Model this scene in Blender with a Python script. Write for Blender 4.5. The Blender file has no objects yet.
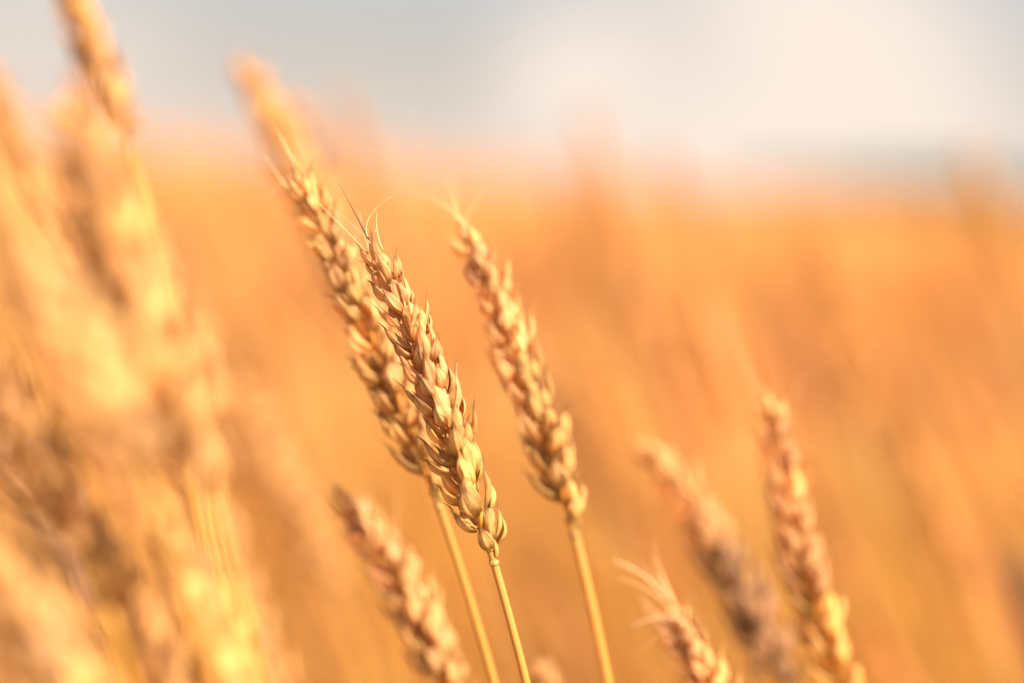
import bpy, math, random
import numpy as np
from mathutils import Vector, Matrix

random.seed(11)
rng = np.random.default_rng(7)
S = bpy.context.scene
COL = S.collection
MM = 0.001

# ------------------------------------------------------------------ camera
LENS, FPX, HC = 60.0, 60.0 / 36.0 * 1024.0, 0.90
PITCH, ROLL = math.radians(5.5), math.radians(4.5)
FOCUS = 0.41
Fv = Vector((0, math.cos(PITCH), -math.sin(PITCH)))
R0 = Vector((1, 0, 0)); U0 = Vector((0, math.sin(PITCH), math.cos(PITCH)))
Rv = R0 * math.cos(ROLL) + U0 * math.sin(ROLL)
Uv = U0 * math.cos(ROLL) - R0 * math.sin(ROLL)
CAMLOC = Vector((0, 0, HC))
cam = bpy.data.cameras.new('camera'); camo = bpy.data.objects.new('camera', cam); COL.objects.link(camo)
M = Matrix((Rv, Uv, -Fv)).transposed().to_4x4(); M.translation = CAMLOC
camo.matrix_world = M
cam.lens = LENS; cam.sensor_width = 36.0; cam.clip_start = 0.01; cam.clip_end = 5000
cam.dof.use_dof = True; cam.dof.focus_distance = FOCUS; cam.dof.aperture_fstop = 2.3
S.camera = camo

def at(px, py, z):
    """world point seen at that picture position, z metres ahead"""
    return CAMLOC + (Fv + Rv * ((px - 512) / FPX) + Uv * ((341.5 - py) / FPX)) * z

def project(p):
    d = Vector(p) - CAMLOC
    z = d.dot(Fv)
    return 512 + FPX * d.dot(Rv) / z, 341.5 - FPX * d.dot(Uv) / z, z

# ------------------------------------------------------------------ world and sun
SUN_EL, SUN_AZ = math.radians(46), math.radians(132)     # azimuth clockwise from +Y
W = bpy.data.worlds.new('World'); S.world = W; W.use_nodes = True
nt = W.node_tree; nt.nodes.clear()
N = nt.nodes.new; L = nt.links.new
out = N('ShaderNodeOutputWorld')
sky = N('ShaderNodeTexSky'); sky.sky_type = 'NISHITA'; sky.sun_disc = False
sky.sun_elevation = SUN_EL; sky.sun_rotation = SUN_AZ
sky.air_density = 1.0; sky.dust_density = 4.5; sky.ozone_density = 1.5
b1 = N('ShaderNodeBackground'); b1.inputs[1].default_value = 0.097
L(sky.outputs[0], b1.inputs[0])
b2 = N('ShaderNodeBackground'); b2.inputs[1].default_value = 0.56
b2.inputs[0].default_value = (1.0, 0.865, 0.765, 1)
tc = N('ShaderNodeTexCoord')
def vmath(op, a, b=None):
    n = N('ShaderNodeVectorMath'); n.operation = op
    if isinstance(a, tuple): n.inputs[0].default_value = a
    else: L(a, n.inputs[0])
    if b is not None:
        if isinstance(b, tuple): n.inputs[1].default_value = b
        else: L(b, n.inputs[1])
    return n
def fmath(op, a, b=None, clamp=False):
    n = N('ShaderNodeMath'); n.operation = op; n.use_clamp = clamp
    for i, v in enumerate((a, b)):
        if v is None: continue
        if isinstance(v, (int, float)): n.inputs[i].default_value = v
        else: L(v, n.inputs[i])
    return n.outputs[0]
nz = N('ShaderNodeTexNoise'); nz.inputs['Scale'].default_value = 3.2; nz.inputs['Detail'].default_value = 5
st = vmath('MULTIPLY', tc.outputs['Generated'], (1, 1, 2.2))
L(st.outputs[0], nz.inputs['Vector'])
fac = fmath('MULTIPLY_ADD', nz.outputs[0], 1.9); fac.node.inputs[2].default_value = -0.62
# two cumulus banks standing over the field
for (px, py, rad, amp) in ((820, 70, 0.17, 0.75), (560, 50, 0.09, 0.5), (990, 150, .10, .1)):
    dv = (at(px, py, 1.0) - CAMLOC).normalized()
    dist = vmath('DISTANCE', tc.outputs['Generated'], tuple(dv)).outputs['Value']
    m = N('ShaderNodeMapRange'); m.interpolation_type = 'SMOOTHSTEP'
    m.inputs['From Min'].default_value = rad; m.inputs['From Max'].default_value = 0.0
    m.inputs['To Min'].default_value = 0.0; m.inputs['To Max'].default_value = amp
    L(dist, m.inputs['Value'])
    fac = fmath('ADD', fac, m.outputs[0])
# pale dusty band low over the horizon
sepd = N('ShaderNodeSeparateXYZ'); L(tc.outputs['Generated'], sepd.inputs[0])
hz = N('ShaderNodeMapRange'); hz.interpolation_type = 'SMOOTHSTEP'; L(sepd.outputs[2], hz.inputs['Value'])
hz.inputs['From Min'].default_value = 0.10; hz.inputs['From Max'].default_value = 0.0
hz.inputs['To Min'].default_value = 0.0; hz.inputs['To Max'].default_value = 0.42
fac = fmath('MINIMUM', fmath('ADD', fmath('MAXIMUM', fac, 0.40), hz.outputs[0]), 1.0)
mx = N('ShaderNodeMixShader'); L(fac, mx.inputs[0]); L(b1.outputs[0], mx.inputs[1]); L(b2.outputs[0], mx.inputs[2])
L(mx.outputs[0], out.inputs[0])

sl = bpy.data.lights.new('sun', 'SUN'); so = bpy.data.objects.new('sun', sl); COL.objects.link(so)
sl.energy = 4.8; sl.angle = math.radians(0.5); sl.color = (1.0, 0.86, 0.75)
sd = Vector((math.sin(SUN_AZ) * math.cos(SUN_EL), math.cos(SUN_AZ) * math.cos(SUN_EL), math.sin(SUN_EL)))
so.rotation_euler = sd.to_track_quat('Z', 'Y').to_euler(); so.location = (2, -2, 5)

S.render.engine = 'CYCLES'
S.cycles.use_denoising = True
S.cycles.use_adaptive_sampling = False
S.cycles.max_bounces = 8; S.cycles.transmission_bounces = 6; S.cycles.diffuse_bounces = 5
S.cycles.sample_clamp_indirect = 6
S.view_settings.view_transform = 'Standard'; S.view_settings.look = 'None'
S.view_settings.exposure = 0.81; S.view_settings.gamma = 1

# ------------------------------------------------------------------ materials
def straw(name, low, mid, tip, rough=0.5, transl=0.3, bump=0.35, streak=9.0, spread=0.22):
    m = bpy.data.materials.new(name); m.use_nodes = True
    t = m.node_tree; t.nodes.clear(); n = t.nodes.new; l = t.links.new
    o = n('ShaderNodeOutputMaterial')
    uv = n('ShaderNodeUVMap'); sep = n('ShaderNodeSeparateXYZ'); l(uv.outputs[0], sep.inputs[0])
    ramp = n('ShaderNodeValToRGB'); e = ramp.color_ramp.elements
    e[0].position = 0.0; e[0].color = (*low, 1); e[1].position = 0.5; e[1].color = (*mid, 1)
    x = e.new(1.0); x.color = (*tip, 1)
    x = e.new(0.78); x.color = (*[0.8 * a + 0.2 * b for a, b in zip(mid, tip)], 1)
    l(sep.outputs[1], ramp.inputs[0])
    tone = n('ShaderNodeAttribute'); tone.attribute_name = 'tone'
    oi = n('ShaderNodeObjectInfo')
    # per husk / per plant value and hue shift
    a1 = n('ShaderNodeMath'); a1.operation = 'MULTIPLY_ADD'; l(tone.outputs['Fac'], a1.inputs[0])
    a1.inputs[1].default_value = 2 * spread; a1.inputs[2].default_value = 1.1 - spread
    a2 = n('ShaderNodeMath'); a2.operation = 'MULTIPLY_ADD'; l(oi.outputs['Random'], a2.inputs[0])
    a2.inputs[1].default_value = 0.3; a2.inputs[2].default_value = -0.15
    a3 = n('ShaderNodeMath'); l(a1.outputs[0], a3.inputs[0]); l(a2.outputs[0], a3.inputs[1])
    # long streaks (veins) running up the husk or stem
    mp = n('ShaderNodeMapping'); l(uv.outputs[0], mp.inputs[0]); mp.inputs['Scale'].default_value = (streak * 3, 2.0, 1)
    nv = n('ShaderNodeTexNoise'); nv.inputs['Scale'].default_value = 1.0; nv.inputs['Detail'].default_value = 4
    nv.noise_dimensions = '4D'
    w = n('ShaderNodeMath'); w.operation = 'MULTIPLY'; l(tone.outputs['Fac'], w.inputs[0]); w.inputs[1].default_value = 37.0
    l(mp.outputs[0], nv.inputs['Vector']); l(w.outputs[0], nv.inputs['W'])
    vr = n('ShaderNodeMapRange'); l(nv.outputs[0], vr.inputs['Value'])
    vr.inputs['From Min'].default_value = 0.3; vr.inputs['From Max'].default_value = 0.7
    vr.inputs['To Min'].default_value = 0.62; vr.inputs['To Max'].default_value = 1.26
    a4 = n('ShaderNodeMath'); a4.operation = 'MULTIPLY'; l(a3.outputs[0], a4.inputs[0]); l(vr.outputs[0], a4.inputs[1])
    tc_ = n('ShaderNodeTexCoord'); nb = n('ShaderNodeTexNoise'); nb.inputs['Scale'].default_value = 260; nb.inputs['Detail'].default_value = 4
    l(tc_.outputs['Object'], nb.inputs['Vector'])
    br = n('ShaderNodeMapRange'); l(nb.outputs[0], br.inputs['Value'])
    br.inputs['From Min'].default_value = 0.56; br.inputs['From Max'].default_value = 0.72
    br.inputs['To Min'].default_value = 0.0; br.inputs['To Max'].default_value = 0.4
    bm_ = n('ShaderNodeMix'); bm_.data_type = 'RGBA'; l(br.outputs[0], bm_.inputs[0]); l(ramp.outputs[0], bm_.inputs[6]); bm_.inputs[7].default_value = (*tip, 1)
    hs = n('ShaderNodeHueSaturation'); l(bm_.outputs[2], hs.inputs['Color']); l(a4.outputs[0], hs.inputs['Value'])
    hm = n('ShaderNodeMath'); hm.operation = 'MULTIPLY_ADD'; l(oi.outputs['Random'], hm.inputs[0])
    hm.inputs[1].default_value = 0.016; hm.inputs[2].default_value = 0.499; l(hm.outputs[0], hs.inputs['Hue'])
    bp = n('ShaderNodeBump'); bp.inputs['Strength'].default_value = bump; bp.inputs['Distance'].default_value = 0.0007
    l(nv.outputs[0], bp.inputs['Height'])
    p = n('ShaderNodeBsdfPrincipled'); l(hs.outputs[0], p.inputs['Base Color']); p.inputs['Roughness'].default_value = rough
    p.inputs['Specular IOR Level'].default_value = 0.32; l(bp.outputs[0], p.inputs['Normal'])
    tr = n('ShaderNodeBsdfTranslucent'); l(hs.outputs[0], tr.inputs['Color'])
    ms = n('ShaderNodeMixShader'); ms.inputs[0].default_value = transl
    l(p.outputs[0], ms.inputs[1]); l(tr.outputs[0], ms.inputs[2]); l(ms.outputs[0], o.inputs[0])
    return m

M_HUSK = straw('husk', (0.76, 0.40, 0.12), (0.92, 0.525, 0.205), (0.50, 0.20, 0.055), 0.45, 0.36, 1.0, 4.5)
M_HUSK_ROSY = straw('husk_rosy', (0.72, 0.37, 0.12), (0.89, 0.485, 0.19), (0.48, 0.19, 0.06), 0.45, 0.34, .7, 3.5)
M_HUSK_BROWN = straw('husk_brown', (0.38, 0.19, 0.085), (0.48, 0.25, 0.12), (0.28, 0.13, 0.06), 0.55, 0.15, .6)  # browner husk colour; paints the shade on the leaning ear's lower half
M_HUSK_GREEN = straw('husk_yellow_green', (0.60, 0.37, 0.09), (0.91, 0.52, 0.17), (0.38, 0.18, 0.05), 0.45, 0.36, 1.0, 4.5)
M_STEM = straw('stem', (0.68, 0.265, 0.035), (0.70, 0.29, 0.05), (0.56, 0.32, 0.085), 0.38, 0.1, 0.2, 4)
M_AWN = straw('awn', (0.80, 0.46, 0.20), (0.88, 0.56, 0.28), (0.86, 0.56, 0.30), 0.4, 0.2, 0.0)
M_AWN_DARK = straw('awn_dark', (0.16, 0.07, 0.025), (0.30, 0.13, 0.04), (0.42, 0.2, 0.07), 0.5, 0.1, 0.0)
M_FIELD = straw('field_straw', (0.70, 0.32, 0.095), (0.76, 0.37, 0.12), (0.64, 0.30, 0.10), 0.5, 0.28, 0.0, spread=.38)
M_DULL = straw('dull_ear', (0.62, 0.31, 0.095), (0.68, 0.35, 0.11), (0.54, 0.26, 0.08), 0.5, 0.25, 0.0)
M_PALE = straw('pale_ear', (0.80, 0.41, 0.14), (0.88, 0.48, 0.20), (0.72, 0.34, 0.11), 0.45, 0.3, 0.0)
M_LEAF = straw('leaf', (0.55, 0.30, 0.07), (0.60, 0.33, 0.09), (0.45, 0.23, 0.07), 0.55, 0.4, 0.3, 6)

def plain(name, c0, c1, scale, rough=0.9, detail=6):
    m = bpy.data.materials.new(name); m.use_nodes = True
    t = m.node_tree; p = t.nodes['Principled BSDF']
    tcn = t.nodes.new('ShaderNodeTexCoord'); nzn = t.nodes.new('ShaderNodeTexNoise')
    nzn.inputs['Scale'].default_value = scale; nzn.inputs['Detail'].default_value = detail
    r = t.nodes.new('ShaderNodeValToRGB'); r.color_ramp.elements[0].color = (*c0, 1); r.color_ramp.elements[1].color = (*c1, 1)
    r.color_ramp.elements[0].position = 0.3; r.color_ramp.elements[1].position = 0.7
    t.links.new(tcn.outputs['Object'], nzn.inputs['Vector']); t.links.new(nzn.outputs[0], r.inputs[0])
    t.links.new(r.outputs[0], p.inputs['Base Color']); p.inputs['Roughness'].default_value = rough
    return m
M_SOIL = plain('soil', (0.17, 0.10, 0.05), (0.34, 0.21, 0.10), 9)
M_CANOPY = plain('far_canopy', (0.50, 0.24, 0.06), (0.72, 0.36, 0.09), 3)
M_WOOD = plain('far_trees', (0.09, 0.11, 0.05), (0.16, 0.17, 0.075), 0.25)

# ------------------------------------------------------------------ mesh builder
class MB:
    def __init__(s): s.v = []; s.f = []; s.uv = []; s.tone = []
    def add(s, v, f, uv, tone):
        k = len(s.v); s.v += v; s.f += [tuple(i + k for i in q) for q in f]; s.uv += uv; s.tone += [tone] * len(v)
    def tube(s, pts, radii, n=8, tone=0.5, v0=0.0, v1=1.0):
        pts = [Vector(p) for p in pts]; m = len(pts); V = []; UV = []; F = []
        ref = Vector((0, 1, 0.13)).normalized()
        for i, p in enumerate(pts):
            d = (pts[min(i + 1, m - 1)] - pts[max(i - 1, 0)]).normalized()
            x = ref.cross(d); x = x.normalized() if x.length > 1e-4 else Vector((1, 0, 0)).cross(d).normalized()
            y = d.cross(x)
            for k in range(n):
                a = 2 * math.pi * k / n
                V.append(p + (x * math.cos(a) + y * math.sin(a)) * radii[i]); UV.append((k / n, v0 + (v1 - v0) * i / (m - 1)))
        for i in range(m - 1):
            for k in range(n):
                F.append((i * n + k, i * n + (k + 1) % n, (i + 1) * n + (k + 1) % n, (i + 1) * n + k))
        F.append(tuple(range(n - 1, -1, -1))); F.append(tuple((m - 1) * n + k for k in range(n)))
        s.add(V, F, UV, tone)
    def husk(s, base, d, nrm, Ln, Wd, Th, tone, tip=1.2 * MM, curl=0.12, seg=10, rings=9, keel=0.3, shell=False, blunt=2.0):
        """one boat shaped scale: grows from base along d, outer face towards nrm, drawn out into a short point"""
        d = d.normalized(); x = d.cross(nrm).normalized(); y = x.cross(d).normalized()
        V = []; UV = []; F = []; sgn = random.choice((-1, 1)) * random.uniform(0, .25)
        lo, hi = (-0.16 * math.pi, 1.16 * math.pi) if shell else (0, 2 * math.pi)
        cols = seg + 1 if shell else seg
        ka = math.pi / 2 + sgn * 2.2                     # the keel runs a little off the middle
        w1, w2, w3 = (random.uniform(0, 6) for _ in range(3))
        prof = lambda t: (t ** .45) * max(1 - t ** blunt, 0) ** .85
        mx = max(prof(j / 40) for j in range(41))
        for i in range(rings + 1):
            t = i / rings
            t = t + .35 * t * (1 - t) * (t - .3)          # rings gather at the shoulder
            f = prof(max(t, 0.02)) / mx
            f = max(f, 0.2 if t < .5 else 0.05)
            zc = t * Ln; yc = (curl * Ln) * math.sin(math.pi * t) * 0.8 - curl * Ln * t * t * 0.35
            xc = sgn * t * t * Ln * 0.25
            if i == rings: zc += tip; yc += tip * random.uniform(-.15, .4); xc += tip * sgn
            for k in range(cols):
                a = lo + (hi - lo) * k / seg
                sa = math.sin(a); ca = math.cos(a)
                kd = keel * math.exp(-((a - ka) / .19) ** 2)
                ir = 1 + (.045 * math.sin(13 * a) if seg > 20 else 0) + .07 * math.sin(3 * a + w1 + 5 * t) + .06 * math.sin(2 * a - 7 * t + w2)
                yy = Th * (sa * (.85 if sa > 0 else .6) + kd)
                V.append(base + x * (xc + Wd * .5 * f * ca * ir) + y * (yc + yy * .5 * f * ir) + d * zc)
                UV.append((k / seg, t))
        for i in range(rings):
            for k in range(seg):
                k2 = k + 1 if shell else (k + 1) % seg
                F.append((i * cols + k, i * cols + k2, (i + 1) * cols + k2, (i + 1) * cols + k))
        if not shell: F.append(tuple(range(seg - 1, -1, -1)))
        s.add(V, F, UV, tone)
        if shell:    # inner skin of the scale, 0.12 mm behind the outer
            off = 0.12 * MM; c = len(V) // cols
            V2 = []
            for i in range(c):
                cen = sum((V[i * cols + k] for k in range(cols)), Vector()) / cols
                for k in range(cols): V2.append(V[i * cols + k] + (cen - V[i * cols + k]) * min(1, off / max((cen - V[i * cols + k]).length, 1e-6)))
            s.add(V2, [q[::-1] for q in F], UV, tone)
    def mesh(s, name, mats, smooth=True, midx=None):
        me = bpy.data.meshes.new(name); me.from_pydata([tuple(p) for p in s.v], [], s.f)
        u = me.uv_layers.new(name='UVMap'); li = np.empty(len(me.loops), np.int32); me.loops.foreach_get('vertex_index', li)
        u.data.foreach_set('uv', np.asarray(s.uv, np.float32)[li].ravel())
        at_ = me.attributes.new('tone', 'FLOAT', 'POINT'); at_.data.foreach_set('value', np.asarray(s.tone, np.float32))
        for m in (mats if isinstance(mats, (list, tuple)) else [mats]): me.materials.append(m)
        me.polygons.foreach_set('use_smooth', np.full(len(me.polygons), smooth)); me.update()
        return me

def link(name, me, parent=None):
    o = bpy.data.objects.new(name, me); COL.objects.link(o)
    if parent: o.parent = parent
    return o
def tag(o, label=None, cat=None, group=None, kind=None):
    if label: o['label'] = label
    if cat: o['category'] = cat
    if group: o['group'] = group
    if kind: o['kind'] = kind
    return o

# ------------------------------------------------------------------ spikelets
def spikelet(mb, Mx, hi=True, open_=1.0, sc=1.0):
    """glumes and florets of one spikelet; local z up the ear, y outward, x sideways"""
    def P(x, y, z): return Mx @ (Vector((x, y, z)) * MM * sc)
    R3 = Mx.to_3x3()
    def D(out, side): 
        a, b = math.radians(out * open_), math.radians(side * open_)
        return R3 @ Vector((math.sin(b), math.sin(a) * math.cos(b), math.cos(a) * math.cos(b)))
    J = lambda a: random.uniform(-a, a)
    T = lambda: random.random()
    q = dict(seg=30, rings=14) if hi else dict(seg=6, rings=5)
    k = MM * sc
    mb.husk(P(J(.3), .3, 3.4), D(9 + J(6), J(9)), R3 @ Vector((0, 1, 0)), 8.4 * k, 3.0 * k, 2.4 * k, T(), tip=1.3 * k, **q)
    for s in (-1, 1):
        mb.husk(P(s * 1.05, .9 + J(.2), 1.2 + J(.7)), D(23 + J(11), s * (13 + J(11))), R3 @ Vector((s * .6, 1, 0)),
                (10.3 + J(1.2)) * k, (3.3 + J(.5)) * k, 1.9 * k, T(), tip=(2.3 + J(1.3)) * k, keel=.4, blunt=1.5, **q)
    if random.random() < .75:
        mb.husk(P(J(.5), 1.7, 1.0), D(27 + J(8), J(14)), R3 @ Vector((J(.3), 1, 0)), (7.4 + J(1.6)) * k, 3.3 * k, 2.5 * k, T(), tip=1.6 * k, blunt=1.8, **q)
    for s in (-1, 1):
        if hi and random.random() < .1: continue      # a glume lost here and there
        mb.husk(P(s * 1.6, .8, -.5 + J(.5)), D(18 + J(11), s * (22 + J(13))), R3 @ Vector((s * 1.0, .6, 0)),
                (8.2 + J(1.0)) * k, (4.2 + J(.6)) * k, 1.6 * k, T(), tip=(1.7 + J(.7)) * k, keel=.85, shell=hi, blunt=2.5, curl=.15, **q)

SPK = {}
def spikelet_mesh(kind, mat):
    lst = SPK.setdefault((kind, mat.name), [])
    if len(lst) < 9:
        mb = MB(); spikelet(mb, Matrix(), True, {'n': 1.0, 'o': 1.25}[kind]); lst.append(mb.mesh('spikelet', mat)); return lst[-1]
    return random.choice(lst)

def bez(p0, p1, p2, p3, t):
    u = 1 - t
    return p0 * u ** 3 + p1 * 3 * u * u * t + p2 * 3 * u * t * t + p3 * t ** 3

def ear_frames(base, tip, bow, n, facing, phi, squash=1.0):
    """node frames up an ear: (point, axis, outward, side)"""
    ax = (tip - base); Ln = ax.length; ax.normalize()
    side0 = ax.cross(facing).normalized()          # lies across the view
    res = []
    Ls = Ln - 9 * MM
    for i in range(n):
        t = i / (n - 1)
        p = base + ax * (Ls * (t ** 0.97)) + side0 * bow * math.sin(math.pi * t * 0.95)
        a = phi + random.uniform(-.1, .1)
        o = side0 * math.cos(a) + facing * math.sin(a)
        o = (o - ax * o.dot(ax)).normalized()
        if i % 2: o = -o
        if i == n - 1: o = ax.cross(o).normalized()
        axx = (ax + side0 * (bow / Ln) * math.pi * math.cos(math.pi * t * .95)).normalized()
        x = o.cross(axx).normalized(); o = axx.cross(x).normalized()
        res.append((p, axx, o, x, t))
    return res

def stalk(label, tip, base, low, z, phi=0.6, n=18, width=1.0, group=None, bow=0.0, dz=0.0, awns=(), mats=(M_HUSK, M_HUSK), kind='n',
          stem_r=1.06, lowz=None, fold=0.42, hairs=0.0, top=None):
    """a wheat stalk from ground to ear tip, ear from base to tip given where it stands before the camera"""
    B = at(*base, z); T = at(*tip, z + dz); Lw = at(*low, z if lowz is None else lowz)
    dn = (Lw - B).normalized()
    h = Lw.z
    G = Vector((Lw.x + dn.x / max(-dn.z, .3) * h * fold, Lw.y + dn.y / max(-dn.z, .3) * h * fold, 0))
    root = bpy.data.objects.new('wheat_stalk', None); COL.objects.link(root); root.location = G; root.empty_display_size = .02
    tag(root, label, 'wheat', group)
    # stem
    m = MB(); reach = max((Lw - B).length, .05)
    pts = [bez(B, B + dn * reach, Lw + dn * .2, G, t) - G for t in [0, .01, .02, .035, .05] + [.05 + .95 * k / 24 for k in range(1, 25)]]
    rad = [stem_r * MM * (0.92 + .35 * k / len(pts)) for k in range(len(pts))]
    m.tube(pts, rad, 10, random.random(), 1.0, 0.0)
    st = link('stem', m.mesh('stem', M_STEM), root)
    m = MB(); c = B - G
    m.tube([c + dn * 1.6 * MM, c + dn * .8 * MM, c, c - dn * .9 * MM], [stem_r * MM * a for a in (1.05, 1.42, 1.4, .9)], 10, .4)
    for kk, hh in ((1, 1.5),):
        sdv = (Rv * kk + Fv * -.5).normalized()
        m.husk(c + dn * (hh + 2) * MM + sdv * stem_r * .7 * MM, -dn + sdv * .2, sdv, 5.2 * MM, 1.7 * MM, 1.0 * MM, .3, tip=.8 * MM)
    m.tube([c + dn * 5.2 * MM, c + dn * 4.5 * MM, c + dn * 3.6 * MM], [stem_r * MM * a for a in (1.0, 1.3, 1.0)], 10, .3)
    link('collar', m.mesh('collar', M_HUSK_GREEN), root)
    # ear: the zig-zag rachis, its spikelets and awns as sub-parts
    fr = ear_frames(B - G, T - G, bow, n, -(Fv), phi)
    m = MB()
    m.tube([p + o * .35 * MM for p, a, o, x, t in fr], [.85 * MM * (1 - .5 * t) for *_, t in fr], 6, .5)
    ear = link('ear', m.mesh('rachis', M_STEM), root)
    for i, (p, a, o, x, t) in enumerate(fr):
        sc = width * (0.8 + .2 * min(1, (i + .6) / 3.0)) * (1 - .34 * max(0, (t - .35) / .65))
        mat = mats[0] if t > .45 + random.uniform(-.2, .2) else mats[1]
        if top and t > .52 + random.uniform(-.15, .15): mat = top
        so_ = link('spikelet', spikelet_mesh(kind, mat), ear)
        Mx = Matrix((x, o, a)).transposed().to_4x4() @ Matrix.Rotation(random.uniform(-.16, .16), 4, 'X') @ Matrix.Rotation(random.uniform(-.3, .3), 4, 'Z') @ Matrix.Scale(sc, 4)
        Mx.translation = p + o * .5 * MM
        so_.matrix_local = Mx
    for i, (p, a, o, x, t) in enumerate(fr):
        if random.random() > hairs * (.35 + t): continue
        sx = random.choice((-1, 1)); ln = random.uniform(6, 17) * MM * (.5 + .7 * t)
        q0 = p + a * 10 * MM * width * (1 - .25 * t) + o * 3.0 * MM * width * (1 - .3 * t) + x * sx * 1.6 * MM
        dr = (a + o * random.uniform(-.15, .5) + x * sx * random.uniform(-.2, .35)).normalized(); bend = (o * random.uniform(-.4, .3) + x * random.uniform(-.35, .35))
        m = MB(); m.tube([q0 + dr * ln * k / 7 + bend * ln * (k / 7) ** 2 for k in range(-1, 8)], [.21 * MM * (1 - .75 * k / 8) for k in range(9)], 5, random.random())
        link('awn', m.mesh('awn', M_AWN), ear)
    for (t, tippx, dark, *thick) in awns:
        p, a, o, x, _ = fr[min(n - 1, int(t * (n - 1)))]
        st_ = p + a * 8.0 * MM * width + (o * 2.4 * MM if t < .97 else o * .4 * MM); e = at(*tippx, z + dz + random.uniform(-.004, .004)) - G
        d = e - st_
        mid = st_ + a * d.length * .5
        m = MB(); K = 10
        m.tube([st_ * (1 - k / K) ** 2 + mid * 2 * (k / K) * (1 - k / K) + e * (k / K) ** 2 for k in range(K + 1)],
               [(thick[0] if thick else .32 if dark else .25) * MM * (1 - .85 * k / K) for k in range(K + 1)], 5, random.random())
        aw = link('awn', m.mesh('awn', M_AWN_DARK if dark else M_AWN), ear)
        if dark: aw['label'] = 'long dark brown curved awn at the ear tip'
    return root

# ------------------------------------------------------------------ ground and far things
def sheet(name, xs, ys, zf, mat):
    V = [(x, y, zf(x, y)) for y in ys for x in xs]; nx = len(xs)
    F = [(j * nx + i, j * nx + i + 1, (j + 1) * nx + i + 1, (j + 1) * nx + i) for j in range(len(ys) - 1) for i in range(nx - 1)]
    me = bpy.data.meshes.new(name); me.from_pydata(V, [], F); me.materials.append(mat)
    return link(name, me)
tag(sheet('ground', [-2500, -500, -100, -20, -5, 0, 5, 20, 100, 500, 2500], [-2500, -500, -50, -5, 0, 5, 20, 50, 500, 2500], lambda x, y: 0.0, M_SOIL), kind='structure')
# the crop beyond fifteen metres, a ragged canopy standing 0.8 m over the soil
ys = [14.0]
while ys[-1] < 420: ys.append(ys[-1] * 1.035)
V = []; F = []
nx = 120
for j, y in enumerate(ys):
    for i in range(nx + 1):
        f = (i / nx - .5) * 2
        V.append((f * y * .95, y * (1 + rng.uniform(-.012, .012)), .80 + rng.uniform(-.06, .06) if j else 0.0))
for j in range(len(ys) - 1):
    for i in range(nx):
        a = j * (nx + 1) + i; F.append((a, a + 1, a + nx + 2, a + nx + 1))
me = bpy.data.meshes.new('field'); me.from_pydata(V, [], F); me.materials.append(M_CANOPY)
tag(link('field', me), kind='structure')
# far-off wood on the right, one mass of leaf clumps
V = []; F = []
def clump(c, r):
    k = len(V)
    for _ in range(26):
        d = Vector(rng.normal(size=3)).normalized() * r * rng.uniform(.55, 1.05); n = Vector(rng.normal(size=3)).normalized()
        a = n.orthogonal().normalized() * r * .3; b = n.cross(a)
        p = Vector(c) + d; k = len(V)
        V.extend([tuple(p - a), tuple(p + b), tuple(p + a), tuple(p - b)]); F.append((k, k + 1, k + 2, k + 3))
for i in range(260):
    dist = rng.uniform(330, 370); th = math.radians(rng.uniform(7.5, 30))
    hgt = 4.6 + 1.6 * math.sin(th * 31) + rng.uniform(-2, 2)
    for hh in np.arange(1.5, hgt, 2.2): clump((dist * math.sin(th), dist * math.cos(th), hh), 2.4)
me = bpy.data.meshes.new('distant_wood'); me.from_pydata(V, [], F); me.materials.append(M_WOOD)
tag(link('distant_wood', me), 'hazy dark green wood along the horizon beyond the field', 'wood', kind='stuff')

# ------------------------------------------------------------------ stalks in front
GR = (M_HUSK, M_HUSK_GREEN)
stalk('sharpest wheat ear at the centre, with a dark curved awn at its tip', (369, 236), (489, 545), (531, 690), FOCUS, phi=0.62, n=20, width=1.02, mats=GR, hairs=.75, top=M_HUSK_ROSY,
      bow=.0015, awns=((1, (336, 180), True), (1, (392, 196), False), (.95, (377, 212), False), (.9, (399, 232), False), (.9, (352, 262), False), (.85, (352, 290), False), (.8, (420, 300), False), (.6, (432, 335), False)))
stalk('slightly blurred ear just behind and left of the sharpest central ear', (296, 168), (434, 490), (502, 690), .436, phi=0.25, n=20, width=1.08, mats=GR, hairs=.6, bow=.001,
      awns=((1, (270, 120), False), (.95, (262, 205), False), (.9, (300, 120), False), (.8, (345, 215), False)))
stalk('plump golden ear on its own stem right of the sharpest central ear', (462, 222), (571, 518), (613, 690), .442, phi=0.45, n=18, mats=(M_PALE, M_HUSK_GREEN), hairs=.5, stem_r=1.25, width=1.1, bow=.0012,
      awns=((1, (418, 196), False), (1, (456, 168), False), (.95, (425, 224), False), (.9, (485, 190), False), (.9, (436, 250), False)))
stalk('leaning blurred ear with a pale upper half and painted brown shade on the lower half', (645, 436), (782, 690), (840, 800), .505, phi=0.9, n=18, width=1.25, bow=.003, mats=(M_PALE, M_HUSK_BROWN))  # shade of the lower half is put into the husk colour
stalk('upright blurred ear furthest right, tip standing well clear of others', (767, 392), (848, 700), (880, 800), .472, phi=0.2, n=18, mats=(M_PALE, M_HUSK_GREEN), width=1.15, bow=-.0025, hairs=.8)
stalk('short ear at the bottom edge with spread open wispy husks', (662, 598), (730, 730), (770, 820), .45, phi=0.4, mats=(M_PALE, M_PALE), n=13, kind='o', width=.95, hairs=1.3,
      awns=((1, (612, 560), False, .75), (.9, (640, 562), False, .4), (.7, (628, 628), False, .85), (.9, (652, 555), False, .35), (.5, (636, 652), False, .5)))
stalk('blurred ear low down left of the two central stems', (338, 484), (462, 720), (520, 830), .462, width=1.2, phi=0.35, n=18, mats=(M_PALE, M_HUSK), bow=.003, hairs=.6)
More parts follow.
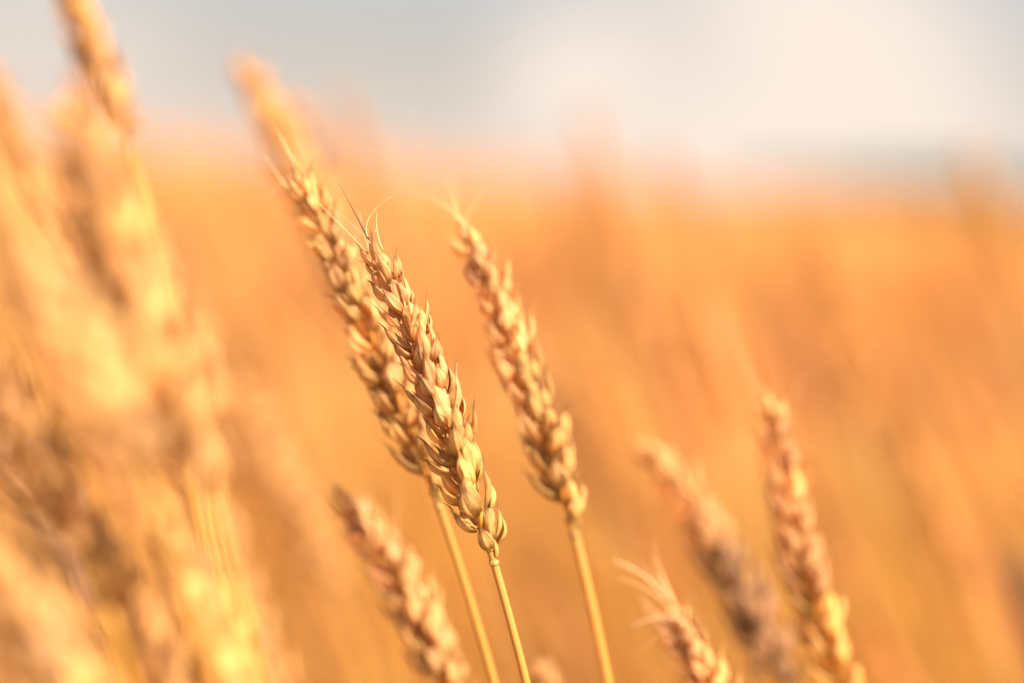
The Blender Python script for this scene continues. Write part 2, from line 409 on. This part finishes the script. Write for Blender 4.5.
stalk('pale ear tip peeping up at the bottom between central stems', (530, 648), (612, 810), (640, 880), .475, phi=0.5, n=18)
stalk('ear cut off by the top left edge against the grey sky', (55, -50), (124, 134), (172, 330), .53, phi=0.5, n=17, width=1.12)
stalk('soft ear against the sky rising above the central pair', (244, 58), (372, 330), (470, 560), .60, phi=1.1, n=18, width=1.45)
stalk('paler soft ear half hidden behind the ear rising above the central pair', (286, 92), (402, 350), (470, 560), .70, phi=.6, n=18, width=1.4)
stalk('very blurred tall near ear at left, tip just below the sky', (62, 80), (205, 490), (280, 760), .31, phi=0.7, n=17, width=1.35)
stalk('bright very blurred ear entering from the left edge at mid height', (-30, 165), (142, 470), (230, 700), .295, phi=1.2, n=17, width=1.3)
stalk('husky textured ear low at left beside the dark gap', (-38, 318), (84, 545), (150, 720), .326, phi=0.3, n=17, kind='o', width=.95, awns=((1, (-60, 240), False, .3), (.8, (20, 350), False, .3), (.6, (60, 400), False, .3), (.4, (90, 430), False, .3), (.5, (-10, 420), False, .3), (.2, (110, 480), False, .3)))
stalk('husky textured ear at bottom left between two bright blurred ears', (74, 500), (186, 725), (230, 830), .33, phi=0.4, n=17, kind='o', width=.95, awns=((1, (50, 440), False, .3), (.8, (120, 500), False, .3), (.6, (160, 570), False, .3), (.4, (90, 580), False, .3), (.3, (200, 600), False, .3)))
stalk('pale blurred ear in the bottom left corner', (-55, 470), (88, 705), (160, 860), .31, phi=0.9, n=17, width=1.15)
stalk('bright blurred ear at bottom left leaning out of the picture', (150, 500), (262, 740), (330, 900), .335, phi=1.0, n=17, width=1.2)
stalk('soft orange ear at the left edge, its tip just below the grey sky', (-12, 70), (78, 330), (130, 520), .62, phi=.3, n=17, width=1.5)
stalk('dark brown ear added to darken the gap low at left, behind the husky ears', (-8, 400), (96, 606), (150, 740), .62, phi=.5, n=16, width=1.5, mats=(M_HUSK_BROWN, M_HUSK_BROWN))  # extra ear in brown husks, added to darken the gap between near ears
stalk('dark brown ear cut by the right edge low down', (1006, 548), (1056, 670), (1075, 760), .68, phi=.5, n=15, width=1.2, mats=(M_HUSK_BROWN, M_HUSK_BROWN))  # brown husks make the dark spot at the right edge
stalk('pale soft ear at the bottom edge, right of the bright leaning one', (214, 556), (330, 800), (380, 900), .55, phi=.9, n=17, width=1.3)
stalk('golden soft ear below the tall blurred one, left of the faint leaning ear', (150, 380), (262, 640), (310, 800), .60, phi=.6, n=17, width=1.4)
stalk('faint ear far behind, left of the low blurred ear', (236, 372), (335, 590), (380, 720), .66, phi=1.0, n=18, width=1.3)
stalk('faint leaning ear standing between the near left ears and the central pair', (160, 230), (250, 500), (300, 700), .68, phi=1.0, n=18, width=1.3)
stalk('ghostly ear tip over the horizon just right of the soft sky ear', (338, 92), (405, 270), (440, 420), .95, phi=.8, n=18, width=1.35)

# ------------------------------------------------------------------ background stalk kinds
def template(seed):
    random.seed(100 + seed)
    lean = random.uniform(.10, .2); hs = random.uniform(.72, .78); el = random.uniform(.075, .092)
    K = 12
    pts = [Vector((-lean * hs * (k / K) ** 1.9, random.uniform(-.002, .002), hs * k / K)) for k in range(K + 1)]
    m = MB(); m.tube(pts, [1.7 * MM * (1 - .35 * k / K) for k in range(K + 1)], 7, random.random())
    stem = m.mesh('stem', M_STEM)
    d = (pts[-1] - pts[-2]).normalized(); d = (d + Vector((-.12, 0, 0))).normalized()
    fr = ear_frames(pts[-1], pts[-1] + d * el, random.uniform(-.002, .002), 19, Vector((0, -1, 0)), random.uniform(0, 3))
    m = MB()
    for i, (p, a, o, x, t) in enumerate(fr):
        sc = 1.05 * (.66 + .34 * min(1, (i + .6) / 3)) * (1 - .3 * max(0, (t - .55) / .45))
        Mx = Matrix((x, o, a)).transposed().to_4x4(); Mx.translation = p
        spikelet(m, Mx, False, 1.05, sc)
    m.tube([p for p, *_ in fr], [.8 * MM] * len(fr), 5)
    ear = m.mesh('ear', (M_PALE, M_FIELD, M_DULL, M_PALE, M_FIELD, M_PALE, M_FIELD, M_FIELD)[seed])
    # dry leaf hanging from the upper node
    m = MB(); i0 = random.randint(7, 9); p0 = pts[i0]; an = random.uniform(-2.6, 2.6); Ll = random.uniform(.12, .2)
    dv = Vector((math.cos(an), math.sin(an), 0)); sd_ = Vector((-dv.y, dv.x, 0)); V = []; UV = []; F = []
    for k in range(11):
        t = k / 10; c = p0 + dv * (Ll * .75 * t) + Vector((0, 0, Ll * (.75 * t - 1.35 * t * t))); w = .0042 * (1 - t) ** .6 * min(1, .4 + 4 * t) + .0002
        tw = t * 2.2
        sv = sd_ * math.cos(tw) + Vector((0, 0, 1)) * math.sin(tw)
        V += [c - sv * w, c + Vector((0, 0, -.0008)), c + sv * w]; UV += [(0, t), (.5, t), (1, t)]
    for k in range(10):
        for q in (0, 1): F.append((3 * k + q, 3 * k + q + 1, 3 * k + q + 4, 3 * k + q + 3))
    m.add(V, F, UV, random.random())
    leaf = m.mesh('leaf', M_LEAF)
    return stem, ear, leaf, hs + el
TPL = [template(i) for i in range(8)]
random.seed(5)

# scatter positions: dense crop from 0.95 m on
pos = []
def scatter(y0, y1, dens, fx):
    area = (y1 - y0) * 2 * (fx * (y0 + y1) / 2 + .5)
    for _ in range(int(area * dens)):
        y = math.sqrt(rng.uniform(y0 * y0, y1 * y1)); hw = fx * y + .5
        pos.append((rng.uniform(-hw, hw), y))
scatter(.78, .95, 60, .62)
scatter(.95, 1.25, 170, .62)
scatter(1.25, 2.2, 330, .62)
scatter(2.2, 4.0, 300, .55)
scatter(4.0, 8.0, 170, .5)
scatter(8.0, 15.0, 90, .45)
plants = []
for (x, y) in pos:
    hgt = min(max(rng.normal((.865 if y < 1.3 else .852) - .035 * (x - .13) / y, .040), .75), .975)
    rz = rng.normal(0, .45); tx = rng.normal(0, .05); ty = rng.normal(0, .07) - .13
    plants.append((x, y, hgt, rz, tx, ty))
def head(p):
    x, y, hgt, rz, tx, ty = p
    return Vector((x - (.15 - ty) * hgt, y, hgt - .045))
for (u, v, z) in ((540, 78, 1.05), (570, 215, .80), (700, 300, .86), (800, 235, 1.1), (922, 112, 1.0), (868, 262, 1.0), (985, 320, .85),
                  (625, 330, 1.0), (735, 112, 1.3), (905, 470, .82), (960, 560, .78), (585, 480, .85), (180, 330, .85), (270, 480, .8), (650, 130, 1.2), (840, 400, .8), (500, 330, .85), (640, 240, .75), (930, 360, .75), (700, 470, .85), (420, 560, .75)):
    p = at(u, v, z); plants.append((p.x + .285 * p.z, p.y, p.z * 1.012, rng.normal(0, .1), 0, -.12))
near, rest = [], []
for p in plants:
    u, v, z = project(head(p))
    (near if -20 < u < 1044 and -20 < v < 720 else rest).append((z, p))
near.sort(key=lambda a: a[0])
INDIV = 280
rest += near[INDIV:]; near = near[:INDIV]
GROUP = 'blurred wheat stalks of the field behind the focused ears'
first = None
for i, (z, p) in enumerate(near):
    x, y, hgt, rz, tx, ty = p
    stem, ear, leaf, th = TPL[i % len(TPL)]
    sc = hgt / th
    r = bpy.data.objects.new('wheat_stalk', None); COL.objects.link(r); r.empty_display_size = .02
    r.location = (x, y, 0); r.rotation_euler = (tx, ty, rz); r.scale = (sc, sc, sc)
    tag(r, 'golden wheat stalk lost in the soft blur of the field behind the focused ears', 'wheat', GROUP)
    link('stem', stem, r); link('ear', ear, r)
    if i % 2 == 0: link('leaf', leaf, r)

# the rest of the crop: one countless mass
def low_ear(nsp, sides):
    """low detail stalk: spindly stem and an ear of pointed husks"""
    V = []; F = []; UV = []
    lean, hs, el = .15, .755, .085
    K = 5; ring = 3
    for k in range(K + 1):
        c = np.array((-lean * hs * (k / K) ** 1.9, 0, hs * k / K))
        for q in range(ring):
            a = 2 * math.pi * q / ring; V.append(c + 1.6 * MM * np.array((math.cos(a), math.sin(a), 0))); UV.append((q / 3, .4))
    for k in range(K):
        for q in range(ring): F.append((k * 3 + q, k * 3 + (q + 1) % 3, k * 3 + 3 + (q + 1) % 3)); F.append((k * 3 + q, k * 3 + 3 + (q + 1) % 3, k * 3 + 3 + q))
    b = np.array((-lean * hs, 0, hs)); d = np.array((-.36, 0, 1)); d /= np.linalg.norm(d); s = np.array((d[2], 0, -d[0])); f = np.array((0, 1, 0))
    for i in range(nsp):
        t = i / (nsp - 1); p = b + d * (el - .008) * t
        ph = i * math.pi + .7 + i * .12; o = s * math.cos(ph) + f * math.sin(ph); x = np.cross(o, d)
        w = 1 - .3 * t; q = len(V); L_ = .0125 * w * 14 / max(nsp, 8)
        c = p + o * .0035 + d * L_ * .4
        V += [p, c + x * .0048 * w, c + o * .0034 * w, c - x * .0048 * w, c - o * .0034, p + o * .0055 + d * L_]
        UV += [(0, .1), (0, .5), (.3, .5), (.6, .5), (.9, .5), (.5, .95)]
        for a in range(4): F.append((q, q + 1 + (a + 1) % 4, q + 1 + a)); F.append((q + 5, q + 1 + a, q + 1 + (a + 1) % 4))
    # leaf
    q = len(V); p0 = np.array((-.03, 0, .55))
    for k in range(5):
        t = k / 4; c = p0 + np.array((.1 * t, .05 * t, .1 * t - .17 * t * t)); w = .004 * (1 - t) + .0003
        V += [c - np.array((0, w, 0)), c + np.array((0, w, w))]; UV += [(0, .5), (1, .5)]
    for k in range(4): F.append((q + 2 * k, q + 2 * k + 1, q + 2 * k + 3)); F.append((q + 2 * k, q + 2 * k + 3, q + 2 * k + 2))
    return np.array(V), np.array(F), np.array(UV)
LV = low_ear(16, 4); LF = low_ear(7, 4)
AV, AF, AU, AT = [], [], [], []; off = 0
for z, (x, y, hgt, rz, tx, ty) in rest:
    V, F, U = LV if y < 3.5 else LF
    sc = hgt / .838
    ca, sa = math.cos(rz), math.sin(rz)
    P = V * sc
    P = np.stack([P[:, 0] + ty * P[:, 2], P[:, 1] - tx * P[:, 2], P[:, 2]], 1)
    AV.append(np.stack([P[:, 0] * ca - P[:, 1] * sa + x, P[:, 0] * sa + P[:, 1] * ca + y, P[:, 2]], 1))
    AF.append(F + off); AU.append(U); AT.append(np.full(len(V), rng.uniform())); off += len(V)
AV = np.concatenate(AV); AF = np.concatenate(AF); AU = np.concatenate(AU); AT = np.concatenate(AT)
me = bpy.data.meshes.new('wheat_crop')
me.vertices.add(len(AV)); me.vertices.foreach_set('co', AV.astype(np.float32).ravel())
me.loops.add(AF.size); me.loops.foreach_set('vertex_index', AF.astype(np.int32).ravel())
me.polygons.add(len(AF)); me.polygons.foreach_set('loop_start', np.arange(0, AF.size, 3, dtype=np.int32))
me.polygons.foreach_set('loop_total', np.full(len(AF), 3, np.int32)) if bpy.app.version < (4, 1) else None
me.update(calc_edges=True)
u = me.uv_layers.new(name='UVMap'); u.data.foreach_set('uv', AU[AF.ravel()].astype(np.float32).ravel())
a_ = me.attributes.new('tone', 'FLOAT', 'POINT'); a_.data.foreach_set('value', AT.astype(np.float32))
me.materials.append(M_FIELD); me.validate()
tag(link('wheat_crop', me), 'ripe orange wheat crop stretching in soft blur to the horizon', 'wheat field', kind='stuff')
print('plants', len(plants), 'tris', len(AF))
